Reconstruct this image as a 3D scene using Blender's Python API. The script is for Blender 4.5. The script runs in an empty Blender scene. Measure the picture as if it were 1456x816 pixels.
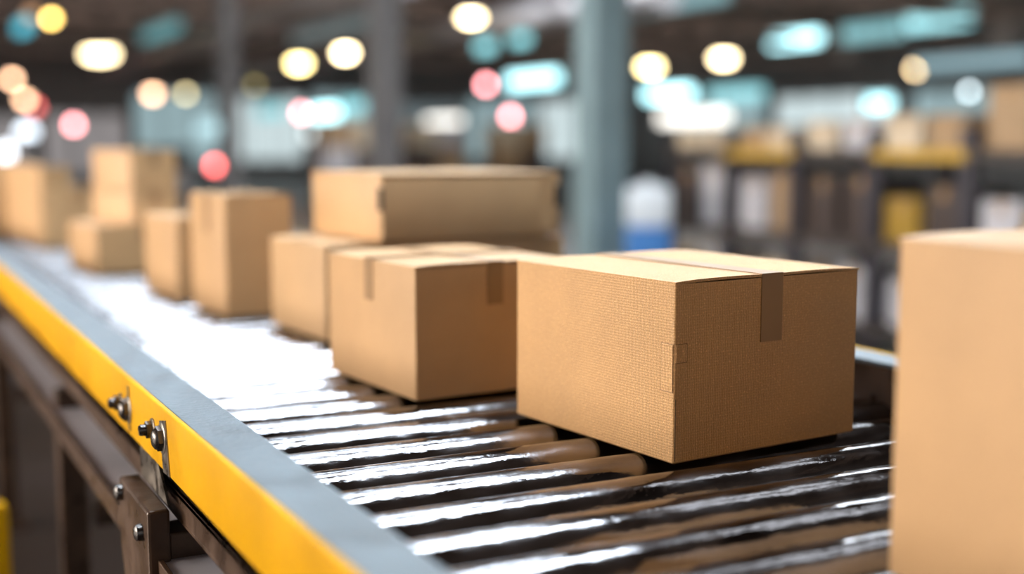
import bpy, bmesh, math, random
from mathutils import Vector, Matrix
random.seed(7)
S = bpy.context.scene
COL = S.collection
R = math.radians

# ------------------------------------------------------------------ camera numbers
F = 1773.0
PITCH = math.atan(203 / F)
YAW = R(27.5)
CAM = Vector((0, 0, 1.2))
FW = Vector((math.sin(YAW) * math.cos(PITCH), math.cos(YAW) * math.cos(PITCH), -math.sin(PITCH)))
RT = Vector((math.cos(YAW), -math.sin(YAW), 0))
UP = RT.cross(FW)

def at(px, py, depth):
    """the place in the hall that lies on a sight line at a distance"""
    return CAM + (FW + RT * ((px - 728) / F) - UP * ((py - 408) / F)) * depth

# ------------------------------------------------------------------ materials
def new_mat(name):
    m = bpy.data.materials.new(name); m.use_nodes = True
    nt = m.node_tree; nt.nodes.clear()
    out = nt.nodes.new('ShaderNodeOutputMaterial')
    b = nt.nodes.new('ShaderNodeBsdfPrincipled')
    nt.links.new(b.outputs[0], out.inputs[0])
    return m, nt, b

def srgb(r, g, b):
    f = lambda c: (c / 255 / 12.92) if c / 255 <= .04045 else ((c / 255 + .055) / 1.055) ** 2.4
    return (f(r), f(g), f(b), 1)

def paint(name, col, rough=.5, metal=0., spec=.5, var=.12, scale=8., bump=0., bscale=60., rvar=.1, stretch=(1, 1, 1)):
    m, nt, b = new_mat(name)
    N = nt.nodes.new; L = nt.links.new
    tc = N('ShaderNodeTexCoord'); mp = N('ShaderNodeMapping'); mp.inputs['Scale'].default_value = stretch
    L(tc.outputs['Object'], mp.inputs[0])
    n = N('ShaderNodeTexNoise'); n.inputs['Scale'].default_value = scale; n.inputs['Detail'].default_value = 6
    L(mp.outputs[0], n.inputs['Vector'])
    r = N('ShaderNodeMapRange'); r.inputs[1].default_value = .3; r.inputs[2].default_value = .7
    r.inputs[3].default_value = 1 - var; r.inputs[4].default_value = 1 + var
    L(n.outputs[0], r.inputs[0])
    mx = N('ShaderNodeMix'); mx.data_type = 'RGBA'; mx.blend_type = 'MULTIPLY'; mx.inputs[0].default_value = 1
    mx.inputs[6].default_value = col; L(r.outputs[0], mx.inputs[7])
    L(mx.outputs[2], b.inputs['Base Color'])
    rr = N('ShaderNodeMapRange'); rr.inputs[1].default_value = .3; rr.inputs[2].default_value = .7
    rr.inputs[3].default_value = max(.02, rough - rvar); rr.inputs[4].default_value = min(1, rough + rvar)
    L(n.outputs[0], rr.inputs[0]); L(rr.outputs[0], b.inputs['Roughness'])
    b.inputs['Metallic'].default_value = metal
    b.inputs['Specular IOR Level'].default_value = spec
    if bump:
        n2 = N('ShaderNodeTexNoise'); n2.inputs['Scale'].default_value = bscale; n2.inputs['Detail'].default_value = 5
        L(mp.outputs[0], n2.inputs['Vector'])
        bp = N('ShaderNodeBump'); bp.inputs['Strength'].default_value = bump; bp.inputs['Distance'].default_value = .002
        L(n2.outputs[0], bp.inputs['Height']); L(bp.outputs[0], b.inputs['Normal'])
    return m

def glow(name, col, strength):
    m = bpy.data.materials.new(name); m.use_nodes = True
    nt = m.node_tree; nt.nodes.clear()
    out = nt.nodes.new('ShaderNodeOutputMaterial'); e = nt.nodes.new('ShaderNodeEmission')
    e.inputs[0].default_value = (*col[:3], 1); e.inputs[1].default_value = strength
    nt.links.new(e.outputs[0], out.inputs[0])
    return m

def kraft(name, col, weave=.5, bump=.25, speck=.5):
    """kraft board: fine woven-looking fibre grid, pale flecks, cloudy tone, shallow relief"""
    m, nt, b = new_mat(name)
    N = nt.nodes.new; L = nt.links.new
    tc = N('ShaderNodeTexCoord')
    sx = N('ShaderNodeSeparateXYZ'); L(tc.outputs['Object'], sx.inputs[0])
    add = N('ShaderNodeMath'); add.operation = 'ADD'; L(sx.outputs[0], add.inputs[0]); L(sx.outputs[1], add.inputs[1])
    def wave(src, freq):
        k = N('ShaderNodeMath'); k.operation = 'MULTIPLY'; L(src, k.inputs[0]); k.inputs[1].default_value = freq
        # a little wander so the grid is not ruler straight
        w = N('ShaderNodeTexNoise'); w.inputs['Scale'].default_value = 230; L(tc.outputs['Object'], w.inputs['Vector'])
        a = N('ShaderNodeMath'); a.operation = 'MULTIPLY_ADD'; L(w.outputs[0], a.inputs[0]); a.inputs[1].default_value = 6.5; L(k.outputs[0], a.inputs[2])
        s = N('ShaderNodeMath'); s.operation = 'SINE'; L(a.outputs[0], s.inputs[0])
        return s.outputs[0]
    wv = wave(add.outputs[0], 2 * math.pi / .0030)
    wz = wave(sx.outputs[2], 2 * math.pi / .0036)
    mul = N('ShaderNodeMath'); mul.operation = 'MULTIPLY_ADD'; L(wz, mul.inputs[0]); mul.inputs[1].default_value = .55; L(wv, mul.inputs[2])
    # pale flecks
    fl = N('ShaderNodeTexNoise'); fl.inputs['Scale'].default_value = 420; fl.inputs['Detail'].default_value = 3
    L(tc.outputs['Object'], fl.inputs['Vector'])
    fr = N('ShaderNodeMapRange'); fr.inputs[1].default_value = .56; fr.inputs[2].default_value = .72
    fr.inputs[3].default_value = 0; fr.inputs[4].default_value = speck; L(fl.outputs[0], fr.inputs[0])
    cl = N('ShaderNodeTexNoise'); cl.inputs['Scale'].default_value = 9; cl.inputs['Detail'].default_value = 5
    L(tc.outputs['Object'], cl.inputs['Vector'])
    tone = N('ShaderNodeMapRange'); tone.inputs[1].default_value = .3; tone.inputs[2].default_value = .7
    tone.inputs[3].default_value = .93; tone.inputs[4].default_value = 1.06; L(cl.outputs[0], tone.inputs[0])
    w2 = N('ShaderNodeMath'); w2.operation = 'MULTIPLY_ADD'; L(mul.outputs[0], w2.inputs[0]); w2.inputs[1].default_value = .075 * weave; L(tone.outputs[0], w2.inputs[2])
    mx = N('ShaderNodeMix'); mx.data_type = 'RGBA'; mx.blend_type = 'MULTIPLY'; mx.inputs[0].default_value = 1
    mx.inputs[6].default_value = col; L(w2.outputs[0], mx.inputs[7])
    m2 = N('ShaderNodeMix'); m2.data_type = 'RGBA'; L(fr.outputs[0], m2.inputs[0])
    L(mx.outputs[2], m2.inputs[6]); m2.inputs[7].default_value = (min(1, col[0] * 1.7), min(1, col[1] * 1.8), min(1, col[2] * 2.1), 1)
    L(m2.outputs[2], b.inputs['Base Color'])
    b.inputs['Roughness'].default_value = .5; b.inputs['Specular IOR Level'].default_value = .5
    bp = N('ShaderNodeBump'); bp.inputs['Strength'].default_value = bump; bp.inputs['Distance'].default_value = .0006
    L(mul.outputs[0], bp.inputs['Height']); L(bp.outputs[0], b.inputs['Normal'])
    return m

M = {}
M['kraft'] = kraft('kraft_board', (.58, .315, .120, 1), 1., .4, .8)
M['kraft_plain'] = kraft('kraft_board_smooth', (.555, .32, .143, 1), .3, .1, .25)
M['kraft_pale'] = kraft('kraft_board_pale', (.56, .335, .158, 1), .3, .1, .25)
M['inside'] = paint('board_inside', (.16, .085, .035, 1), .9, var=.1)
M['slot'] = paint('slot_dark', (.02, .013, .008, 1), .9, var=.1)
M['tape'] = paint('packing_tape', (.33, .185, .080, 1), .42, spec=.35, var=.06, scale=14, bump=.12, bscale=30, rvar=.06)
M['roller'] = paint('roller_steel', (.20, .185, .18, 1), .14, metal=1., var=.3, scale=30, bump=.9, bscale=38, rvar=.10, stretch=(.45, 1, 1))
M['rail_top'] = paint('rail_grey_paint', (.15, .172, .18, 1), .45, spec=.4, var=.2, scale=18, bump=.8, bscale=110, rvar=.12)
M['yellow'] = paint('rail_yellow_paint', (.69, .335, .0006, 1), .45, spec=.15, var=.12, scale=10, bump=.25, bscale=60, rvar=.08)
M['brown_steel'] = paint('brown_steel', (.078, .040, .021, 1), .38, metal=.3, var=.35, scale=22, bump=.35, bscale=90, rvar=.14)
M['grey_steel'] = paint('galvanised_steel', (.68, .64, .68, 1), .42, metal=.15, var=.15, scale=9, rvar=.1)
M['bolt'] = paint('bolt_steel', (.11, .098, .09, 1), .25, metal=1., var=.3, scale=60, rvar=.1)
M['worn'] = paint('worn_plate', (.26, .22, .18, 1), .35, metal=.9, var=.35, scale=40, rvar=.12)
M['teal_steel'] = paint('teal_column_paint', (.20, .27, .275, 1), .55, var=.12, scale=3)
M['grey_column'] = paint('grey_column_paint', (.13, .118, .112, 1), .6, var=.12, scale=3)
M['rack_steel'] = paint('rack_upright_paint', (.036, .029, .034, 1), .5, var=.2, scale=4)
M['rack_beam'] = paint('rack_beam_yellow', (.50, .28, .03, 1), .5, var=.15, scale=4)
M['rack_deck'] = paint('rack_deck', (.05, .034, .025, 1), .7, var=.2, scale=4)
M['floor'] = paint('concrete_floor', (.042, .027, .020, 1), .42, var=.25, scale=1.2, bump=.15, bscale=14, rvar=.12)
M['wall'] = paint('hall_wall', (.30, .285, .285, 1), .75, var=.12, scale=.6)
M['ceiling'] = paint('roof_sheet', (.30, .235, .205, 1), .7, var=.3, scale=.35)
M['truss'] = paint('roof_truss', (.085, .065, .058, 1), .6, var=.2, scale=1.)
M['duct'] = paint('duct_metal', (.36, .33, .325, 1), .45, metal=.1, var=.15, scale=1.)
M['shade'] = paint('lamp_shade', (.08, .07, .065, 1), .45, var=.1)
M['white_plastic'] = paint('white_plastic', (.72, .75, .76, 1), .4, var=.06)
M['blue_plastic'] = paint('blue_plastic', (.06, .20, .48, 1), .4, var=.06)
M['frame'] = paint('window_frame', (.20, .22, .23, 1), .5, var=.1)

# ------------------------------------------------------------------ mesh helpers
class MB:
    def __init__(s): s.bm = bmesh.new()
    def box(s, x0, x1, y0, y1, z0, z1, bev=0., seg=2, mtx=None):
        vs = [s.bm.verts.new((x, y, z)) for x in (x0, x1) for y in (y0, y1) for z in (z0, z1)]
        q = [(0, 1, 3, 2), (4, 6, 7, 5), (0, 4, 5, 1), (2, 3, 7, 6), (0, 2, 6, 4), (1, 5, 7, 3)]
        fs = [s.bm.faces.new([vs[i] for i in f]) for f in q]
        if bev:
            es = list({e for f in fs for e in f.edges})
            r = bmesh.ops.bevel(s.bm, geom=es, offset=bev, segments=seg, profile=.5, affect='EDGES')
            vs = list({v for f in r['faces'] for v in f.verts} | {v for v in vs if v.is_valid})
        if mtx is not None: bmesh.ops.transform(s.bm, matrix=mtx, verts=[v for v in vs if v.is_valid])
        return s
    def lathe(s, prof, axis='Z', origin=(0, 0, 0), n=32, close=True):
        """prof: [(radius, position along the axis)]"""
        o = Vector(origin); rings = []
        def pt(r, h, a):
            c, t = r * math.cos(a), r * math.sin(a)
            return o + Vector({'Z': (c, t, h), 'X': (h, c, t), 'Y': (t, h, c)}[axis])
        for r, h in prof:
            rings.append([s.bm.verts.new(pt(r, h, 2 * math.pi * i / n)) for i in range(n)])
        for a, b in zip(rings, rings[1:]):
            for i in range(n):
                s.bm.faces.new((a[i], a[(i + 1) % n], b[(i + 1) % n], b[i]))
        if close:
            s.bm.faces.new(rings[0][::-1]); s.bm.faces.new(rings[-1])
        return s
    def prism(s, pts, axis, a, b):
        """an outline of (u, v) pushed from a to b along an axis"""
        def p(u, v, h): return {'X': (h, u, v), 'Y': (u, h, v), 'Z': (u, v, h)}[axis]
        A = [s.bm.verts.new(p(u, v, a)) for u, v in pts]; B = [s.bm.verts.new(p(u, v, b)) for u, v in pts]
        n = len(pts)
        s.bm.faces.new(A[::-1]); s.bm.faces.new(B)
        for i in range(n): s.bm.faces.new((A[i], A[(i + 1) % n], B[(i + 1) % n], B[i]))
        return s
    def build(s, name, mat, parent=None, smooth=False, loc=None):
        bmesh.ops.recalc_face_normals(s.bm, faces=s.bm.faces)
        me = bpy.data.meshes.new(name); s.bm.to_mesh(me); s.bm.free()
        me.materials.append(mat)
        if smooth:
            me.polygons.foreach_set('use_smooth', [True] * len(me.polygons))
            me.set_sharp_from_angle(angle=R(35))
        o = bpy.data.objects.new(name, me); COL.objects.link(o)
        if parent is not None: o.parent = parent
        if loc is not None: o.location = loc
        return o

def thing(name, label, cat, loc=(0, 0, 0), rz=0., group=None):
    o = bpy.data.objects.new(name, None); COL.objects.link(o)
    o.empty_display_size = .1
    o.location = loc; o.rotation_euler = (0, 0, rz)
    o['label'] = label; o['category'] = cat
    if group: o['group'] = group
    return o

def tag(o, label, cat, group=None):
    o['label'] = label; o['category'] = cat
    if group: o['group'] = group
    return o

def struct(o):
    o['kind'] = 'structure'; return o

def dup(root, label, loc, rz=0., group=None):
    r = root.copy(); COL.objects.link(r); r.location = loc; r.rotation_euler = (0, 0, rz)
    r['label'] = label
    if group: r['group'] = group
    for ch in root.children:
        c = ch.copy(); COL.objects.link(c); c.parent = r
        for g in ch.children:
            d = g.copy(); COL.objects.link(d); d.parent = c
    return r

# ------------------------------------------------------------------ the hall
HX0, HX1, HY0, HY1, HZ = -8., 27., -6., 42., 4.7
struct(MB().box(HX0 - .3, HX1 + .3, HY0, HY1 + .3, -.2, 0).build('floor', M['floor']))
struct(MB().box(HX0 - .3, HX0, HY0, HY1 + .3, 0, HZ).build('wall_left', M['wall']))
struct(MB().box(HX1, HX1 + .3, HY0, HY1 + .3, 0, HZ).build('wall_right', M['wall']))
struct(MB().box(HX0, HX1, HY1, HY1 + .3, 0, HZ).build('wall_back', M['wall']))
# roof with a row of skylight openings over the conveyor
SKX0, SKX1 = .35, 2.35
SKYS = [(1.35, 2.45), (3.5, 4.9), (6.2, 7.6), (9.0, 11.0), (12.2, 15.2)]
SK2 = [(7.5, 10.), (11.5, 14.5), (16., 19.)]           # unseen second row across the hall, added for sheen on carton tops
SX0, SX1 = 6.6, 10.4
SK3 = [(1.4, 2.0), (2.6, 3.3)]  # unseen third row, added for grey streaks on the near rollers
TX0, TX1 = 3.1, 5.3
c = MB()
c.box(HX0 - .3, SKX0, HY0, HY1 + .3, HZ, HZ + .25)
c.box(SKX1, TX0, HY0, HY1 + .3, HZ, HZ + .25)
c.box(TX1, SX0, HY0, HY1 + .3, HZ, HZ + .25)
c.box(SX1, HX1 + .3, HY0, HY1 + .3, HZ, HZ + .25)
for xa, xb, runs in ((SKX0, SKX1, SKYS), (SX0, SX1, SK2), (TX0, TX1, SK3)):
    edges = [HY0] + [v for ab in runs for v in ab] + [HY1 + .3]
    for ya, yb in zip(edges[::2], edges[1::2]):
        c.box(xa, xb, ya, yb, HZ, HZ + .25)
for i in range(24):                                            # purlins running the length of the hall
    x = HX0 + .8 + i * 1.45
    if SKX0 - .2 < x < SKX1 + .2 or SX0 - .2 < x < SX1 + .2 or TX0 - .1 < x < TX1 + .1: continue
    c.box(x - .05, x + .05, HY0, HY1, HZ - .16, HZ)
struct(c.build('ceiling', M['ceiling']))

SKY_L = [glow('skylight_glass', (.80, .95, 1.12), v) for v in (42., 19., 9.5, 6., 5.)]      # unseen panes, dimmed along the conveyor so far rollers stay less white
SKY_M = glow('top_sheen_glow', (.86, .95, 1.05), 15.0)
WIN_L = [glow('window_glass_daylight', (1., .94, .86), v) for v in (23., 18., 8.5, 5.5)]
wn = [0]
def window(x0, x1, y0, y1, z0, z1, axis, n, mat, frame_w=.06):
    """glazed opening: frame with mullions and one pane of lit glass; axis is the thin direction"""
    wn[0] += 1
    f = MB()
    if axis == 'Z':
        for i in range(n + 1):
            y = y0 + (y1 - y0) * i / n; f.box(x0, x1, y - frame_w / 2, y + frame_w / 2, z0 - .06, z0)
        for x in (x0, x1): f.box(x - frame_w / 2, x + frame_w / 2, y0, y1, z0 - .06, z0)
    elif axis == 'X':
        for i in range(n + 1):
            y = y0 + (y1 - y0) * i / n; f.box(x0, x0 + .05, y - frame_w / 2, y + frame_w / 2, z0, z1)
        for z in (z0, z1): f.box(x0, x0 + .05, y0, y1, z - frame_w / 2, z + frame_w / 2)
    else:
        for i in range(n + 1):
            x = x0 + (x1 - x0) * i / n; f.box(x - frame_w / 2, x + frame_w / 2, y0 - .05, y0, z0, z1)
        for z in (z0, z1): f.box(x0, x1, y0 - .05, y0, z - frame_w / 2, z + frame_w / 2)
    o = struct(f.build('window_%d' % wn[0], M['frame']))
    p = MB()
    if axis == 'Z': p.box(x0, x1, y0, y1, z0, z0 + .03)
    elif axis == 'X': p.box(x0 + .005, x0 + .025, y0, y1, z0, z1)
    else: p.box(x0, x1, y0 - .025, y0 - .005, z0, z1)
    p.build('glass', mat, o)
    return o

for (ya, yb), g in zip(SKYS, SKY_L):
    window(SKX0, SKX1, ya, yb, HZ + .1, HZ + .1, 'Z', 1, g, .05)
for ya, yb in SK2:
    window(SX0, SX1, ya, yb, HZ + .1, HZ + .1, 'Z', 2, SKY_M, .05)
for y, g in zip((1.4, 5.0, 8.6, 12.2), WIN_L):
    window(HX0 + .002, 0, y, y + 3.2, .7, 4.2, 'X', 3, g)
for ya, yb in SK3:
    window(TX0, TX1, ya, yb, HZ + .1, HZ + .1, 'Z', 1, glow('roller_streak_glow', (.86, .94, 1.05), 3.8), .05)
# pale glazing of the far end and right side, plus added mist glow at left
G1 = glow('far_glass_teal', (.46, .64, .68), .72)
G2 = glow('far_glass_white', (.74, .88, .90), .95)
G4 = glow('far_mist_glow', (.50, .46, .46), .62)  # glowing panes added to lighten the misty far left
G3 = glow('far_glass_dim', (.36, .45, .48), .42)
for i, (x0, x1, z0, z1, g) in enumerate([(2.2, 4.9, .2, 2.1, G4), (5.2, 7.7, .2, 2.2, G4), (8.0, 10.7, .5, 2.9, G1), (11.0, 13.7, .6, 2.8, G2),
                                        (14.0, 16.7, .5, 3.0, G1), (17.0, 19.7, .5, 2.7, G3), (20.0, 22.7, .6, 2.9, G1), (23.0, 25.7, .6, 2.9, G2)]):
    window(x0, x1, HY1 - .002, 0, z0, z1, 'Y', 3, g, .12)
for (y0, y1, g) in [(33.5, 38.5, G1), (27.5, 32.8, G2), (22, 26.8, G1)]:
    f = window(HX1 - .06, 0, y0, y1, 1.7, 2.75, 'X', 4, g, .1)

CEIL_FILL = glow('ceiling_fill_glow', (1., .86, .74), 14.)  # glow added on the trusses to lift the dark ceiling
# roof trusses across the hall
for k, y in enumerate((18., 24., 30., 36.)):
    t = MB()
    t.box(HX0, HX1, y - .07, y + .07, HZ - .34, HZ - .17)
    t.box(HX0, HX1, y - .07, y + .07, 3.62, 3.76)
    n = 26
    for i in range(n):
        xa = HX0 + (HX1 - HX0) * i / n; xb = HX0 + (HX1 - HX0) * (i + 1) / n
        za, zb = (3.7, 4.42) if i % 2 else (4.42, 3.7)
        w = .05
        t.prism([(xa - w, za), (xa + w, za), (xb + w, zb), (xb - w, zb)], 'Y', y - .04, y + .04)
    tr = struct(t.build('trim_%d' % (k + 1), M['truss']))
    m = MB().box(HX0 + .3, HX1 - .3, y - .22, y - .075, 3.63, 3.66).box(HX0 + .3, HX1 - .3, y - .22, y - .205, 3.66, 3.72)
    m.build('ceiling_fill_trough', M['truss'], tr)  # added trough, hides the ceiling fill glow from below
    MB().box(HX0 + .35, HX1 - .35, y - .19, y - .09, 3.662, 3.672).build('ceiling_fill_tube', CEIL_FILL, tr)

# ------------------------------------------------------------------ the roller conveyor
CX0, CX1 = .402, 1.405          # inner faces of the side rails
CY0, CY1 = -.45, 8.2
RTOP, RRAD, PITCHR = .80, .0385, .1
conv = thing('roller_conveyor', 'long roller conveyor with yellow and grey side rails carrying the cartons', 'conveyor')
# side rail nearest the camera: grey top flange, yellow fascia
o = MB().box(.338, CX0, CY0, CY1, .853, .860, .0015).box(CX0 - .007, CX0, CY0, CY1, .70, .856, .001).build('side_rail', M['rail_top'], conv)
o['label'] = 'grey painted top flange of the side rail'
fa = MB().box(.330, .3378, CY0, CY1, .777, .8612, .0024, 3).build('rail_fascia', M['yellow'], conv, True)
fa['label'] = 'yellow painted outer face of the side rail'
o = MB().box(CX1, CX1 + .065, CY0, CY1, .853, .860, .0015).build('side_rail', M['rail_top'], conv)
MB().box(CX1, CX1 + .007, CY0, CY1, .70, .8528, .001).build('inner_web', M['brown_steel'], conv)
fb = MB().box(CX1 + .0652, CX1 + .073, CY0, CY1, .777, .8612, .0024, 3).build('rail_fascia', M['yellow'], conv, True)
# lower beams, tray bars
for x0, x1 in ((.348, CX0 - .008), (CX1 + .008, CX1 + .062)):
    MB().box(x0, x1, CY0, CY1, .738, .745, .001).box(x0, x0 + .006, CY0, CY1, .712, .745, .001)\
        .box(x0, x1, CY0, CY1, .707, .713, .001).build('support_beam', M['brown_steel'], conv)
MB().box(.323, .402, CY0 + .2, CY1 - .1, .652, .660, .001).build('lower_flange', M['grey_steel'], conv)
MB().box(.316, .3228, CY0 + .2, CY1 - .1, .628, .664, .001).build('flange_lip', M['brown_steel'], conv)
# rollers, one part each
prof = [(.008, -.006), (.008, .004), (RRAD - .006, .004), (RRAD - .0015, .006), (RRAD, .010)]
wid = CX1 - CX0
full = prof + [(r, wid - h) for r, h in reversed(prof)]
ro = MB().lathe(full, 'X', n=48).build('roller', M['roller'], conv, True)
ny = int((CY1 - .25 - .22) / PITCHR)
for i in range(ny):
    r = ro if i == 0 else ro.copy()
    if i:
        COL.objects.link(r)
    r.parent = conv
    r.location = (CX0, .235 + i * PITCHR, RTOP - RRAD)
    r.rotation_euler = (random.uniform(0, 6.28), 0, 0)
# nuts on the fascia
def hexnut(mb, x, y, z, rad, th):
    pts = [(y + rad * math.cos(math.pi / 3 * k + .2), z + rad * math.sin(math.pi / 3 * k + .2)) for k in range(6)]
    mb.prism(pts, 'X', x - th, x)
def bolt_set(y, z, parent=conv, x=.330, sc=1.):
    w = MB().lathe([(.0165 * sc, -.003 * sc), (.0175 * sc, -.002 * sc), (.0175 * sc, 0)], 'X', (x, y, z), 28).build('washer', M['worn'], parent, True)
    m = MB(); hexnut(m, x - .003 * sc, y, z, .0135 * sc, .009 * sc)
    m.lathe([(.0075 * sc, -.022 * sc), (.0085 * sc, -.020 * sc), (.0085 * sc, -.003 * sc)], 'X', (x, y, z), 18)
    for k in range(4): m.lathe([(.0092 * sc, -.0195 * sc + k * .0022 * sc), (.0092 * sc, -.0185 * sc + k * .0022 * sc)], 'X', (x, y, z), 18)
    m.build('bolt', M['bolt'], parent, True)
def dome_nut(y, z, x=.330):
    w = MB().lathe([(.0195, -.003), (.021, -.002), (.021, 0)], 'X', (x, y, z), 30).build('washer', M['worn'], conv, True)
    m = MB(); hexnut(m, x - .003, y, z, .0165, .006)
    m.lathe([(.003, -.0155), (.009, -.0145), (.0135, -.0115), (.0145, -.009)], 'X', (x, y, z), 24)
    m.build('bolt', M['bolt'], conv, True)
for yy, zz in ((1.845, .815), (1.612, .822)):
    dome_nut(yy, zz)
    bolt_set(yy + .062, zz - .001, sc=.86)
o = MB().prism([(1.575, .779), (1.612, .777), (1.628, .842), (1.592, .849)], 'X', .3285, .3302).build('wear_plate', M['worn'], conv)
o = MB().prism([(1.836, .785), (1.846, .785), (1.85, .85), (1.84, .85)], 'X', .3285, .3302).build('wear_plate', M['worn'], conv)
# legs with bolted brackets
def leg(y, xo, sgn, bracket=True):
    """xo: outer face x; sgn +1 when the conveyor lies towards +x"""
    X = lambda d: xo + sgn * d
    def bx(mb, d0, d1, y0, y1, z0, z1, b=.002):
        a, c2 = sorted((X(d0), X(d1))); mb.box(a, c2, y0, y1, z0, z1, b)
    if bracket:
        m = MB()
        bx(m, 0, .029, y - .1, y + .1, .622, .730, .004)          # bracket block
        m.prism([(y - .1, .624), (y + .1, .624), (y + .03, .50), (y - .1, .50)], 'X', *sorted((X(.001), X(.008))))
        bx(m, .001, .029, y - .1, y - .093, .50, .63)
        br = m.build('leg_bracket', M['brown_steel'], conv)
        for yy, zz in ((y - .062, .693), (y + .078, .712), (y - .07, .585)):
            q = MB()
            if sgn > 0:
                q.lathe([(.006, -.011), (.0105, -.008), (.0115, -.002), (.0115, .001)], 'X', (X(0), yy, zz), 20)
            else:
                q.lathe([(.0115, -.001), (.0115, .002), (.0105, .008), (.006, .011)], 'X', (X(0), yy, zz), 20)
            q.build('bolt', M['bolt'], br, True)
    m = MB(); bx(m, .029, .083, y - .09, y - .03, .012, .6945, .003)
    lg = m.build('leg', M['brown_steel'], conv)
    m = MB(); bx(m, .0, .112, y - .13, y + .01, 0, .012, .002); m.build('foot_plate', M['brown_steel'], lg)
    if not bracket: return
    m = MB(); a, c2 = sorted((X(.0295), X(.033)))
    m.prism([(y - .085, .731), (y + .09, .731), (y + .09, .772), (y + .03, .790), (y - .03, .775)], 'X', a, c2)
    m.build('gusset', M['worn'], conv)
for y in (1.70, 2.75, 4.2, 5.65, 7.1, .2):
    leg(y, .304, 1, y < 2)
    leg(y, CX1 + .10, -1, y < 2)
    MB().box(.402, CX1 + .001, y - .085, y - .035, .40, .449, .002).build('cross_tie', M['brown_steel'], conv)

# ------------------------------------------------------------------ cartons
def carton(name, label, x, y, a, w, d, h, z0, mat='kraft', tape_y=True, tape_x=False, tw=.038, drop=.075, group=None, lift=.004, joint=False, seam=True, tag_cat='box'):
    """near bottom corner at (x, y); w along local x, d along local y. Four walls with a recessed
    rim, two closing flaps that meet on the long centre line, and the tape that shuts them."""
    t = thing(name, label, tag_cat, (x, y, z0), a, group)
    K = M[mat]
    m = MB(); ht = h - .0036; rc = .0035
    def outline(ins):
        p = []
        for cx_, cy_, a0 in ((w - rc, d - rc, 0), (rc, d - rc, 90), (rc, rc, 180), (w - rc, rc, 270)):
            for q in (0, 30, 60, 90):
                an = R(a0 + q); p.append((cx_ + (rc - ins) * math.cos(an), cy_ + (rc - ins) * math.sin(an)))
        return p
    loops = [[m.bm.verts.new((x_, y_, z_)) for x_, y_ in outline(i_)] for i_, z_ in ((.003, 0), (0, .0025), (0, ht), (.0032, ht), (.0032, ht - .011))]
    for A_, B_ in zip(loops, loops[1:]):
        for q in range(16): m.bm.faces.new((A_[q], A_[(q + 1) % 16], B_[(q + 1) % 16], B_[q]))
    m.bm.faces.new(loops[0][::-1]); m.bm.faces.new(loops[-1])
    m.build('body', K, t, True)
    # closing flaps: hinged on the long sides, faintly sprung so that a dark gap shows at their ends
    g = .0012
    for s in (0, 1):
        m = MB(); n = 8
        x0, x1 = (0, w / 2 - g) if s == 0 else (w, w / 2 + g)
        prof_n = 6
        def zz(u, v):      # u: 0 hinge .. 1 seam, v: along
            e = abs(2 * v - 1)
            return ht + .0001 + lift * .35 * math.sin(u * math.pi) * e + lift * .5 * u * max(0, .35 - v)
        grid = []
        for i in range(prof_n + 1):
            u = i / prof_n; row = []
            for j in range(n + 1):
                v = j / n
                xx = x0 + (x1 - x0) * u; yy = -.0006 + (d + .0012) * v
                row.append((m.bm.verts.new((xx, yy, zz(u, v))), m.bm.verts.new((xx, yy, zz(u, v) + (.0034 if 0 < i else .0026)))))
            grid.append(row)
        B = m.bm.faces.new
        for i in range(prof_n):
            for j in range(n):
                for q in (0, 1):
                    B((grid[i][j][q], grid[i + 1][j][q], grid[i + 1][j + 1][q], grid[i][j + 1][q]))
        for i in range(prof_n):
            for j in (0, n): B((grid[i][j][0], grid[i + 1][j][0], grid[i + 1][j][1], grid[i][j][1]))
        for j in range(n):
            for i in (0, prof_n): B((grid[i][j][0], grid[i][j + 1][0], grid[i][j + 1][1], grid[i][j][1]))
        m.build('flap', K, t, True)
    zt = h + .0012 + lift * .2
    if tape_y:
        m = MB(); c0, c1 = w / 2 - tw / 2, w / 2 + tw / 2
        m.box(c0, c1, -.0014, d + .0014, zt - .0012, zt)
        m.box(c0, c1, -.0014, -.0002, h - drop, zt - .0006)
        m.box(c0, c1, d + .0002, d + .0014, h - drop, zt - .0006)
        m.build('tape', M['tape'], t)
    if tape_x:
        m = MB(); c0, c1 = d / 2 - tw / 2, d / 2 + tw / 2
        m.box(-.0012, w + .0012, c0, c1, zt - .0006, zt + .0004)
        m.box(-.0012, -.0002, c0, c1, h - drop, zt)
        m.box(w + .0002, w + .0012, c0, c1, h - drop, zt)
        m.build('tape', M['tape'], t)
    if joint:
        m = MB()
        m.box(-.0012, .0, .002, .024, h * .40, h * .655, .0004)
        m.box(.002, .020, -.0012, .0, h * .56, h * .655, .0004)
        m.build('glued_joint', K, t)
        m = MB(); e = .00055; ya, yb, za, zb = .0015, .0245, h * .395, h * .66      # die-cut outline of the joint and the split of the corner
        for q in ((ya, yb, za, za + e), (ya, yb, zb - e, zb), (yb - e, yb, za, zb)): m.box(-.0009, .0002, *q)
        xa, xb, zc = .0015, .0205, h * .555
        for q in ((xa, xb, zc, zc + e), (xa, xb, zb - e, zb), (xb - e, xb, zc, zb)): m.box(q[0], q[1], -.0009, .0002, q[2], q[3])
        m.box(.0022, .0033, -.0007, .0002, .004, h * .36)
        m.build('cut_line', M['inside'], t)
    return t

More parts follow.
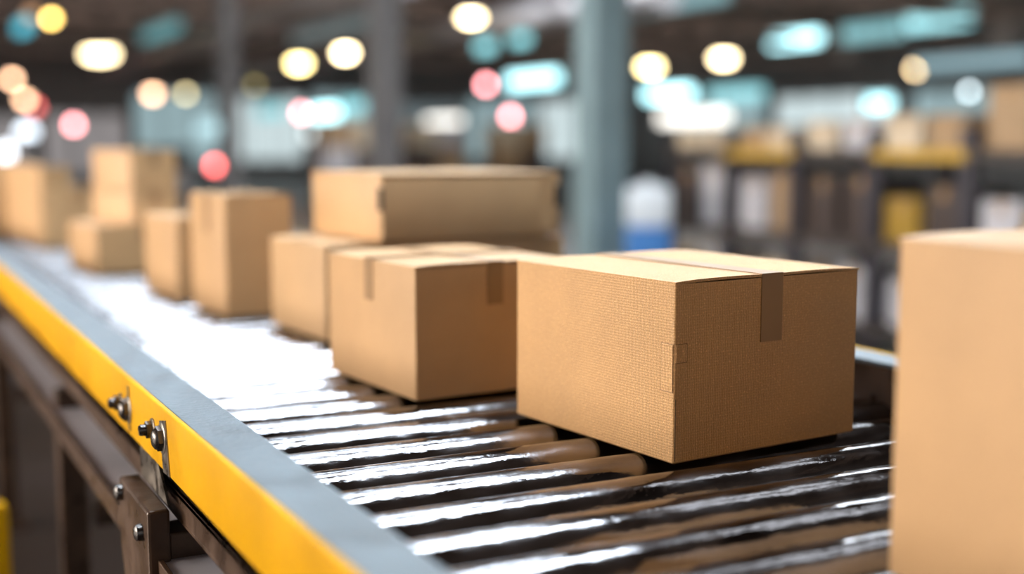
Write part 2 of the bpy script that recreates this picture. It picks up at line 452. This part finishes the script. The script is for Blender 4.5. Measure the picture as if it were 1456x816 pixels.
Z = RTOP + .0006
GC = 'cartons riding on the conveyor'
carton('cardboard_box', 'large textured brown carton in sharp focus, taped down its front', .884, 1.262, .100, .330, .355, .231, Z, tape_y=True, tw=.038, drop=.088, group=GC, joint=True)
carton('cardboard_box', 'brown carton with tape on two sides behind the sharpest carton', .750, 1.765, .084, .290, .325, .212, Z, 'kraft_plain', True, True, .030, .068, GC)
cC = carton('cardboard_box', 'wide low carton that carries the flat carton', .823, 2.398, .070, .578, .307, .196, Z, 'kraft_pale', False, True, .030, .0, GC)
carton('cardboard_box', 'tall upright carton standing between two lower ones', .738, 2.849, .086, .164, .248, .282, Z, 'kraft_plain', False, True, .036, .09, GC)
carton('cardboard_box', 'narrow blurred carton just beyond the tall upright one', .708, 3.217, .09, .17, .284, .211, Z, 'kraft_plain', True, False, .030, .06, GC)
carton('cardboard_box', 'low blurred carton at the bottom of the stack of three', .632, 3.991, .09, .31, .342, .148, Z, 'kraft_plain', True, False, .034, .05, GC)
carton('cardboard_box', 'flat blurred carton in the middle of the stack of three', .762, 4.085, .30, .165, .27, .098, Z + .1505, 'kraft_pale', True, False, .034, .04, GC)
carton('cardboard_box', 'square blurred carton on top of the stack of three', .764, 4.09, .30, .16, .265, .130, Z + .251, 'kraft_plain', True, False, .034, .05, GC)
carton('cardboard_box', 'tall blurred carton furthest along the conveyor at the photo edge', .615, 5.143, .09, .11, .70, .313, Z, 'kraft_plain', True, False, .034, .08, GC)
carton('cardboard_box', 'blurred carton touching the photo edge behind the tall furthest one', .50, 5.92, .09, .22, .5, .315, Z, 'kraft_plain', True, False, .034, .08, GC)
carton('cardboard_box', 'small dim carton half hidden beside the carton furthest along', .742, 5.25, .09, .10, .30, .225, Z, 'kraft_plain', True, False, .03, .06, GC)
carton('cardboard_box', 'big close carton cut off by the photo edge, standing nearest', .862, .475, .08, .38, .365, .316, Z, 'kraft_plain', True, False, .045, .09, GC, lift=.006)

# flat mailer: tray body, tuck lid, slots at the ends of the front
def mailer(label, x, y, a, w, d, h, z0):
    t = thing('cardboard_box', label, 'box', (x, y, z0), a, GC)
    m = MB(); m.box(0, w, 0, d, .001, h - .005, .003, 3); m.build('body', M['kraft_pale'], t, True)
    m = MB(); m.box(-.002, w + .002, -.0015, d + .002, h - .0045, h, .0015, 2)
    m.build('lid', M['kraft_pale'], t, True)
    for x0, x1, y1 in ((-.0016, .003, .016), (w - .013, w + .0012, .006)):
        q = MB().box(x0, x1, -.0016, y1, h * .46, h * .80, .0007).build('tuck_slot', M['slot'], t)
        q['label'] = 'dark tuck slot at the front corner'
    for x0, x1 in ((.012, .05), (w - .055, w - .017)):
        m = MB(); m.prism([(x0, h * .93), (x1, h * .93), (x1 - .004, h * .1), (x0 + .003, h * .1)], 'Y', -.0009, .0005)
    m.build('side_tab', M['kraft_pale'], t)
    return t
mailer('flat wide carton lying on top of the wide low carton', .944, 2.392, .077, .440, .36, .140, Z + .1985)

# ------------------------------------------------------------------ columns
def column(x, y, w, mat, label):
    t = thing('support_column', label, 'column', (x, y, 0)); t['kind'] = 'thing'
    m = MB()
    m.box(-w / 2, w / 2, -w / 2, -w / 2 + .03, .02, HZ - .17)
    m.box(-w / 2, w / 2, w / 2 - .03, w / 2, .02, HZ - .17)
    m.box(-.02, .02, -w / 2 + .03, w / 2 - .03, .02, HZ - .17)
    m.box(-w / 2, -w / 2 + .012, -w / 2 + .03, w / 2 - .03, .02, HZ - .17)
    m.build('shaft', mat, t)
    MB().box(-w * .8, w * .8, -w * .8, w * .8, 0, .02).build('base_plate', M['brown_steel'], t)
column(4.82, 7.85, .28, M['teal_steel'], 'wide blurred teal steel column behind the cartons')
column(4.82, 12.1, .27, M['grey_column'], 'blurred greyish column above the flat wide carton')
column(4.82, 18.2, .24, M['grey_column'], 'thin pale column far off above the tall upright carton')

# ------------------------------------------------------------------ shelving on the far side of the conveyor
ORD = ['first', 'second', 'third', 'fourth', 'fifth', 'sixth', 'seventh', 'eighth']
SX, SW, SD = 5.25, .70, .62
levels = [.14, .64, 1.17]
def shelving(y, k):
    t = thing('shelving_unit', '%s dark shelving unit from the teal column, loaded with cartons' % ORD[k], 'shelf', (SX, y, 0), 0, 'shelving units by the conveyor')
    for xx in (0, SD - .05):
        for yy in (0, SW - .05):
            MB().box(xx, xx + .05, yy, yy + .05, 0, 1.29).build('upright', M['rack_steel'], t)
    for z in levels:
        MB().box(.02, SD - .02, .05, SW - .05, z - .022, z).build('shelf_board', M['rack_deck'], t)
        MB().box(-.012, .0, 0, SW - .001, z - .06, z).build('front_beam', M['rack_beam'] if (z > 1 and k in (1, 3, 5)) else M['rack_deck'], t)
    return t
kinds = {}
def stock(name, colr):
    if name not in kinds:
        kinds[name] = (kraft if True else paint)('stock_' + name, colr, .2, .05, .2)
    return kinds[name]
stock_cols = {'tan': (.33, .20, .10, 1), 'pale': (.56, .43, .29, 1), 'amber': (.33, .18, .018, 1), 'white': (.46, .42, .415, 1), 'brown': (.052, .032, .024, 1)}
def small_carton(label, x, y, z, dx, dy, h, kind, group):
    t = thing('cardboard_box', label, 'box', (x, y, z), 0, group)
    m = MB(); m.box(0, dx, 0, dy, 0, h - .004, .004, 2); m.build('body', stock(kind, stock_cols[kind]), t)
    m = MB(); m.box(0, dx, 0, dy / 2 - .001, h - .004, h).box(0, dx, dy / 2 + .001, dy, h - .004, h); m.build('flap', stock(kind, stock_cols[kind]), t)
    m = MB(); c0 = dy / 2
    m.box(-.001, dx + .001, c0 - .025, c0 + .025, h, h + .001).box(-.001, -.0001, c0 - .025, c0 + .025, h - .07, h + .001)
    m.build('tape', M['tape'], t)
    return t
# what stands on each shelf, from the shelf end nearest the column: bottom, middle, top
plan = [
    (['tan', 'white'],  ['brown', 'white'], ['pale', 'pale']),
    (['tan', 'pale'],   ['white', 'tan'],   ['tan', 'pale']),
    (['brown', 'white'], ['brown', 'brown'], ['pale', 'white']),
    (['white', 'amber'], ['amber', 'brown'], ['pale', 'tan']),
    (['amber', 'pale'], ['white', 'amber'], ['tan', 'amber']),
    (['tan', 'white'],  ['white', 'brown'], ['tan', 'pale']),
    (['tan', 'pale'],   ['brown', 'tan'],   ['tan', 'tan']),
]
rs = random.Random(3)
colour_word = {'tan': 'tan', 'pale': 'pale', 'amber': 'amber yellow', 'white': 'whitish', 'brown': 'dark brown'}
for k, tiers in enumerate(plan):
    y = 7.62 - SW * (k + 1)
    shelving(y, k)
    for ti, (row, z) in enumerate(zip(tiers, levels)):
        tier = ['bottom', 'middle', 'top'][ti]
        cell = (SW - .10) / 2
        for j, kd in enumerate(row):
            # j = 0 stands nearer the column (larger y)
            y0 = y + .05 + (1 - j) * cell + .012
            dy = cell - .024 - rs.uniform(0, .04)
            top = [.40, .42, .40][ti]
            h = rs.uniform(.62, .98) * top
            if kd == 'amber': h *= .62
            if ti == 2: h = (.13, .15, .17, .19, .36, .42, .42)[k] * rs.uniform(.88, 1.05)
            small_carton('%s carton, %s from the column, %s shelf of the %s shelving unit' % (colour_word[kd], ['nearer', 'further'][j], tier, ORD[k]),
                         SX + rs.uniform(.02, .08), y0, z + .0005, .42, dy, h, kd, 'cartons on the shelving')

# white drum with a blue band on a crate, beside the column
cr = thing('plastic_crate', 'grey plastic crate under the white and blue canister', 'crate', (4.64, 7.05, 0))
m = MB(); m.box(0, .42, 0, .42, 0, .03)
for a in ((0, .02, 0, .42), (.40, .42, 0, .42), (.02, .40, 0, .02), (.02, .40, .40, .42)): m.box(*a, .03, .36)
m.build('body', M['grey_steel'], cr)
MB().box(-.012, .432, -.012, .432, .36, .385, .004).build('lid', M['grey_steel'], cr)
dr = thing('plastic_canister', 'white square canister with a blue lower band beside the teal column', 'canister', (4.85, 7.26, .386), R(-33))
MB().box(-.155, .155, -.13, .13, 0, .25, .02, 3).build('blue_band', M['blue_plastic'], dr, True)
MB().box(-.153, .153, -.128, .128, .2502, .52, .025, 3).build('body', M['white_plastic'], dr, True)
MB().lathe([(.045, .5202), (.045, .555), (.038, .56)], 'Z', n=24).build('cap', M['white_plastic'], dr, True)

# ------------------------------------------------------------------ far floor: pallets of cartons and machines beyond the columns
def pallet_load(x, y, rows, label, kinds_, sz=.6):
    p = thing('wooden_pallet', 'far wooden pallet ' + label, 'pallet', (x, y, 0), 0, 'far pallets')
    m = MB()
    for i in range(5): m.box(0, 1.2, i * .2, i * .2 + .14, .11, .13)
    for i in range(3): m.box(i * .55, i * .55 + .1, 0, .94, 0, .11)
    m.build('deck', M['rack_deck'], p)
    for r in range(rows):
        for c2 in range(2):
            kd = kinds_[(r * 2 + c2) % len(kinds_)]
            small_carton('far %s carton, %s layer up, %s side, pallet %s' % (colour_word[kd], ORD[r], ['near', 'far'][c2], label),
                         x + c2 * .6 + .01, y + .1, .1305 + r * .5016, .57, .72, .5, kd, 'cartons on far pallets')
pallet_load(7.6, 22., 3, 'behind the flat carton', ['brown', 'tan', 'white', 'brown', 'tan', 'pale'])
pallet_load(10.2, 24., 3, 'between the greyish and teal columns', ['tan', 'pale', 'brown', 'tan', 'pale', 'white'])
pallet_load(12.2, 24., 3, 'close to the teal column', ['brown', 'brown', 'tan', 'brown', 'pale', 'tan'])
pallet_load(5.1, 27., 2, 'left of the thin pale column', ['tan', 'white', 'pale', 'brown'])

# yellow bollard guarding the conveyor legs, ducts under the roof
p = at(-15, 730, 2.6)
bo = thing('safety_bollard', 'short yellow bollard at the photo edge beside the conveyor legs', 'bollard', (p.x, p.y, 0))
zt = p.z + .03
MB().lathe([(.038, .012), (.038, zt - .03), (.034, zt - .012), (.022, zt - .003), (.004, zt)], 'Z', n=28).build('post', M['yellow'], bo, True)
MB().lathe([(.075, 0), (.075, .012)], 'Z', n=28).build('base_plate', M['yellow'], bo, True)
for x, ya, yb, lab in ((6.3, 15, 41, 'round grey duct hanging over the far end of the conveyor'), (10.3, 15, 41, 'round grey duct hanging over the gap before the teal column')):
    t = thing('air_duct', lab, 'duct', (x, ya, 3.33))
    L_ = yb - ya
    MB().lathe([(.22, 0), (.22, L_)], 'Y', n=24).build('pipe', M['duct'], t, True)
    for k in range(5):
        yy = 1. + k * (L_ - 2) / 4
        MB().lathe([(.222, yy), (.235, yy + .01), (.235, yy + .09), (.222, yy + .1)], 'Y', n=24).build('collar', M['duct'], t, True)
        MB().box(-.012, .012, yy + .03, yy + .055, .225, HZ - 3.33 - .17).build('hanger', M['shade'], t)

# ------------------------------------------------------------------ lamps, seen far off as discs of light
def glowmat(col, L):
    return glow('lamp_light', col, L)
def strength(I, w, h):
    return I * (1.7 if I > .7 else 1.15) * 1130. / (min(w, 38) * min(h, 38))

def pendant(px, py, w, h, D, col, I, label):
    p = at(px, py, D); s = D / F
    W, H = w * s, h * s
    t = thing('pendant_lamp', label, 'lamp', p, -YAW, 'hanging lamps')
    # shade, a long dome above the glowing part
    m = MB(); n = 24
    rx, ry = W / 2, H / 2
    def ring(kx, z, r2): return [m.bm.verts.new((rx * kx * math.cos(2 * math.pi * i / n), max(ry, H / 2) * kx * math.sin(2 * math.pi * i / n), z)) for i in range(n)]
    rings = [ring(1.12, H * .30, 0), ring(1.0, H * .62, 0), ring(.5, H * .95, 0), ring(.16, H * 1.1, 0)]
    for a, b in zip(rings, rings[1:]):
        for i in range(n): m.bm.faces.new((a[i], a[(i + 1) % n], b[(i + 1) % n], b[i]))
    m.bm.faces.new(rings[-1]); m.build('lamp_shade', M['shade'], t, True)
    m = MB()
    rows = []
    for j in range(1, 10):
        a = math.pi * j / 10
        rows.append([m.bm.verts.new((rx * math.sin(a) * math.cos(2 * math.pi * i / n), ry * math.sin(a) * math.sin(2 * math.pi * i / n), -ry * math.cos(a))) for i in range(n)])
    for a, b in zip(rows, rows[1:]):
        for i in range(n): m.bm.faces.new((a[i], a[(i + 1) % n], b[(i + 1) % n], b[i]))
    m.bm.faces.new(rows[0][::-1]); m.bm.faces.new(rows[-1])
    m.build('bulb', glowmat(col, strength(I, w * .9, h * .8)), t, True)
    if HZ - p.z > .2:
        MB().box(-.012, .012, -.012, .012, H * 1.1, HZ - p.z - .005).build('cord', M['shade'], t)
    return t

def strip(px, py, w, h, D, col, I, label, hung=True):
    """long tube fitting that runs the length of the hall"""
    p = at(px, py, D); s = D / F
    # a run along the hall shows w pixels wide
    ang = YAW + math.atan((px - 728) / F)
    Ly = w * s / max(.15, math.sin(ang))
    H = h * s
    t = thing('tube_light', label, 'light', p, 0, 'tube lights')
    MB().box(-H * .5, H * .5, -Ly / 2, Ly / 2, H * .5, H * .5 + .06).build('housing', M['frame'], t)
    MB().box(-H * .42, H * .42, -Ly / 2 + .01, Ly / 2 - .01, -H * .5, H * .499).build('diffuser', glowmat(col, strength(I, w, h)), t)
    if HZ - p.z > .2:
        for y in (-Ly * .4, Ly * .4):
            MB().box(-.01, .01, y - .01, y + .01, H * .5 + .06, HZ - p.z - .005).build('hanger', M['shade'], t)
    return t

def beacon(px, py, w, h, D, col, I, label, cat='signal lamp', name='signal_lamp'):
    """small lamp on its own post"""
    p = at(px, py, D); s = D / F; r = w * s / 2
    t = thing(name, label, cat, (p.x, p.y, 0), 0, 'lamps on posts')
    MB().lathe([(r * .35, 0.02), (r * .35, p.z - h * s / 2 - .03)], 'Z', n=12).build('post', M['frame'], t, True)
    MB().lathe([(r * 2.2, 0), (r * 2.2, .02)], 'Z', n=16).build('base', M['frame'], t)
    MB().lathe([(r * .9, p.z - h * s / 2 - .03), (r * 1.0, p.z - h * s / 2)], 'Z', n=20).build('collar', M['frame'], t, True)
    z0, z1 = p.z - h * s / 2, p.z + h * s / 2
    MB().lathe([(r * .95, z0), (r, z0 + (z1 - z0) * .3), (r * .9, z0 + (z1 - z0) * .75), (r * .4, z1)], 'Z', n=20).build('lens', glowmat(col, strength(I, w * .95, h * .9)), t, True)
    return t

WARM = (1., .80, .47); WARM2 = (1., .70, .40); AMB = (1., .66, .17); PEACH = (1., .60, .36)
RED = (1., .16, .15); PINK = (1., .36, .38); CY = (.50, .93, 1.); TE = (.20, .50, .54); WH = (.86, .96, 1.)
pendant(73, 26, 11, 11, 22, AMB, .95, 'amber lamp high up at the photo corner')
pendant(45, 20, 14, 13, 24, (.8, .42, .2), .22, 'dim brown glow beside the amber corner lamp')
pendant(142, 77, 46, 15, 27, WARM, 3.2, 'largest and brightest warm lamp, high over the far conveyor end')
pendant(17, 112, 12, 12, 31, PEACH, .8, 'peach lamp touching the photo edge')
pendant(35, 141, 13, 12, 33, PEACH, .8, 'peach lamp just under the photo edge one')
pendant(217, 133, 15, 13, 34, PEACH, .95, 'peach lamp next to the olive one')
pendant(264, 133, 10, 10, 34, (.80, .66, .34), .55, 'dull olive yellow lamp next to the peach one')
pendant(362, 121, 9, 9, 33, (.45, .36, .12), .22, 'faint olive lamp beside the thin pale column')
pendant(425, 90, 24, 13, 27, (1., .80, .34), 2.4, 'bright yellowish lamp above the tall upright carton')
pendant(491, 75, 22, 13, 26, WARM, 2.8, 'bright warm lamp beside the yellowish one')
pendant(670, 25, 28, 13, 21.5, WARM, 2.8, 'bright warm lamp high above the flat carton')
pendant(924, 95, 27, 13, 28, (1., .80, .38), 2.6, 'bright warm lamp just past the teal column')
pendant(1029, 83, 28, 14, 27, WARM, 2.8, 'bright warm lamp, second past the teal column')
pendant(1302, 98, 11, 12, 28, (1., .72, .38), 1.0, 'single peach lamp above the shelving')
beacon(50, 152, 11, 10, 33.5, RED, .45, 'red signal lamp below the peach lamps')
beacon(105, 177, 11, 11, 33, PINK, .95, 'pinkish red signal lamp above the stack of three')
beacon(305, 235, 11, 11, 30, RED, .85, 'strong red signal lamp above the tall upright carton')
beacon(691, 120, 11, 11, 34, PINK, .95, 'pink signal lamp at the end of the cyan tube light')
beacon(726, 165, 11, 11, 33, PINK, .95, 'pink signal lamp on its own above the flat carton')
beacon(429, 160, 11, 11, 34, PINK, .85, 'pink signal lamp beside a white tube light')
beacon(758, 210, 13, 13, 30, (.80, .95, .95), .70, 'round white lamp above the end of the flat carton', 'lamp', 'post_lamp')
beacon(1378, 130, 9, 9, 22, (.8, .95, 1.), .5, 'small pale round lamp above the shelving', 'lamp', 'post_lamp')
beacon(38, 186, 24, 14, 31, (.80, .90, 1.), .75, 'pale bluish lamp near the photo edge', 'lamp', 'post_lamp')
beacon(8, 215, 16, 16, 30, (.88, .93, 1.), .80, 'white lamp cut by the photo edge', 'lamp', 'post_lamp')
strip(462, 160, 26, 15, 35, CY, 1.1, 'short cyan tube light beside a pink lamp')
strip(470, 190, 60, 16, 36, (.9, 1., 1.), .85, 'white tube light below the short cyan one')
strip(630, 175, 40, 15, 35, (1., .97, .90), .95, 'white tube light in the middle distance')
strip(757, 113, 62, 17, 30, CY, 1.35, 'bright cyan tube light left of the teal column')
strip(690, 66, 15, 14, 26, TE, .5, 'first dim teal lamp below the high warm lamp')
strip(740, 55, 15, 14, 26, TE, .5, 'second dim teal lamp below the high warm lamp')
strip(1130, 56, 62, 16, 30, CY, 1.25, 'bright cyan tube light above the shelving')
strip(1335, 28, 78, 20, 26.5, (.42, .86, .92), .75, 'long teal tube light near the top photo edge')
strip(1240, 45, 76, 20, 28.2, (.28, .58, .62), .68, 'dim teal tube light joining the two bright ones')
strip(950, 133, 58, 15, 29, CY, 1.5, 'cyan tube light under the warm lamp past the column')
strip(1045, 134, 70, 17, 30, (.36, .80, .86), .65, 'pale teal tube light under the second warm lamp')
strip(985, 167, 88, 17, 30, (1., .96, .88), .95, 'broad white tube light below the cyan one')
strip(1250, 146, 26, 15, 27, CY, .85, 'short cyan light above the shelving')
strip(1380, 88, 150, 15, 22.5, (.34, .52, .58), .5, 'long dim teal tube light above the shelving end')
strip(228, 45, 44, 14, 24, TE, .30, 'dim teal streak of light above the stack of three')
strip(300, 182, 26, 20, 36, (.55, .82, .88), .55, 'pale teal light over the tall upright carton')
strip(500, 152, 20, 16, 36, TE, .60, 'teal light beside the short cyan one')
strip(385, 158, 26, 16, 36, TE, .50, 'teal light beside the thin pale column')
strip(33, 38, 13, 13, 25, (.06, .35, .45), .40, 'deep teal lamp beside the amber corner lamp')
strip(940, 8, 170, 14, 21, (.30, .52, .56), .42, 'grey teal tube light at the top beside the column')
strip(480, 40, 130, 16, 23, (.30, .36, .36), .25, 'dull grey tube light high above the flat carton')

# ------------------------------------------------------------------ world, camera
w = bpy.data.worlds.new('World'); S.world = w; w.use_nodes = True
bg = w.node_tree.nodes.get('Background') or w.node_tree.nodes.new('ShaderNodeBackground')
bg.inputs[0].default_value = (.88, .94, 1., 1); bg.inputs[1].default_value = .60

cd = bpy.data.cameras.new('camera'); cam = bpy.data.objects.new('camera', cd); COL.objects.link(cam)
cam.location = CAM
cam.rotation_euler = (math.pi / 2 - PITCH, 0, -YAW)
cd.sensor_width = 36; cd.lens = 36 * F / 1456
cd.clip_start = .05; cd.clip_end = 200
cd.dof.use_dof = True; cd.dof.focus_distance = 1.585; cd.dof.aperture_fstop = cd.lens / 39.
S.camera = cam

S.view_settings.view_transform = 'Standard'; S.view_settings.look = 'None'
S.view_settings.exposure = 0; S.view_settings.gamma = 1; S.view_settings.use_curve_mapping = False
cy = S.cycles
cy.use_denoising = True; cy.use_adaptive_sampling = False
cy.max_bounces = 8; cy.diffuse_bounces = 4; cy.glossy_bounces = 5
cy.sample_clamp_indirect = 6; cy.caustics_reflective = False; cy.caustics_refractive = False
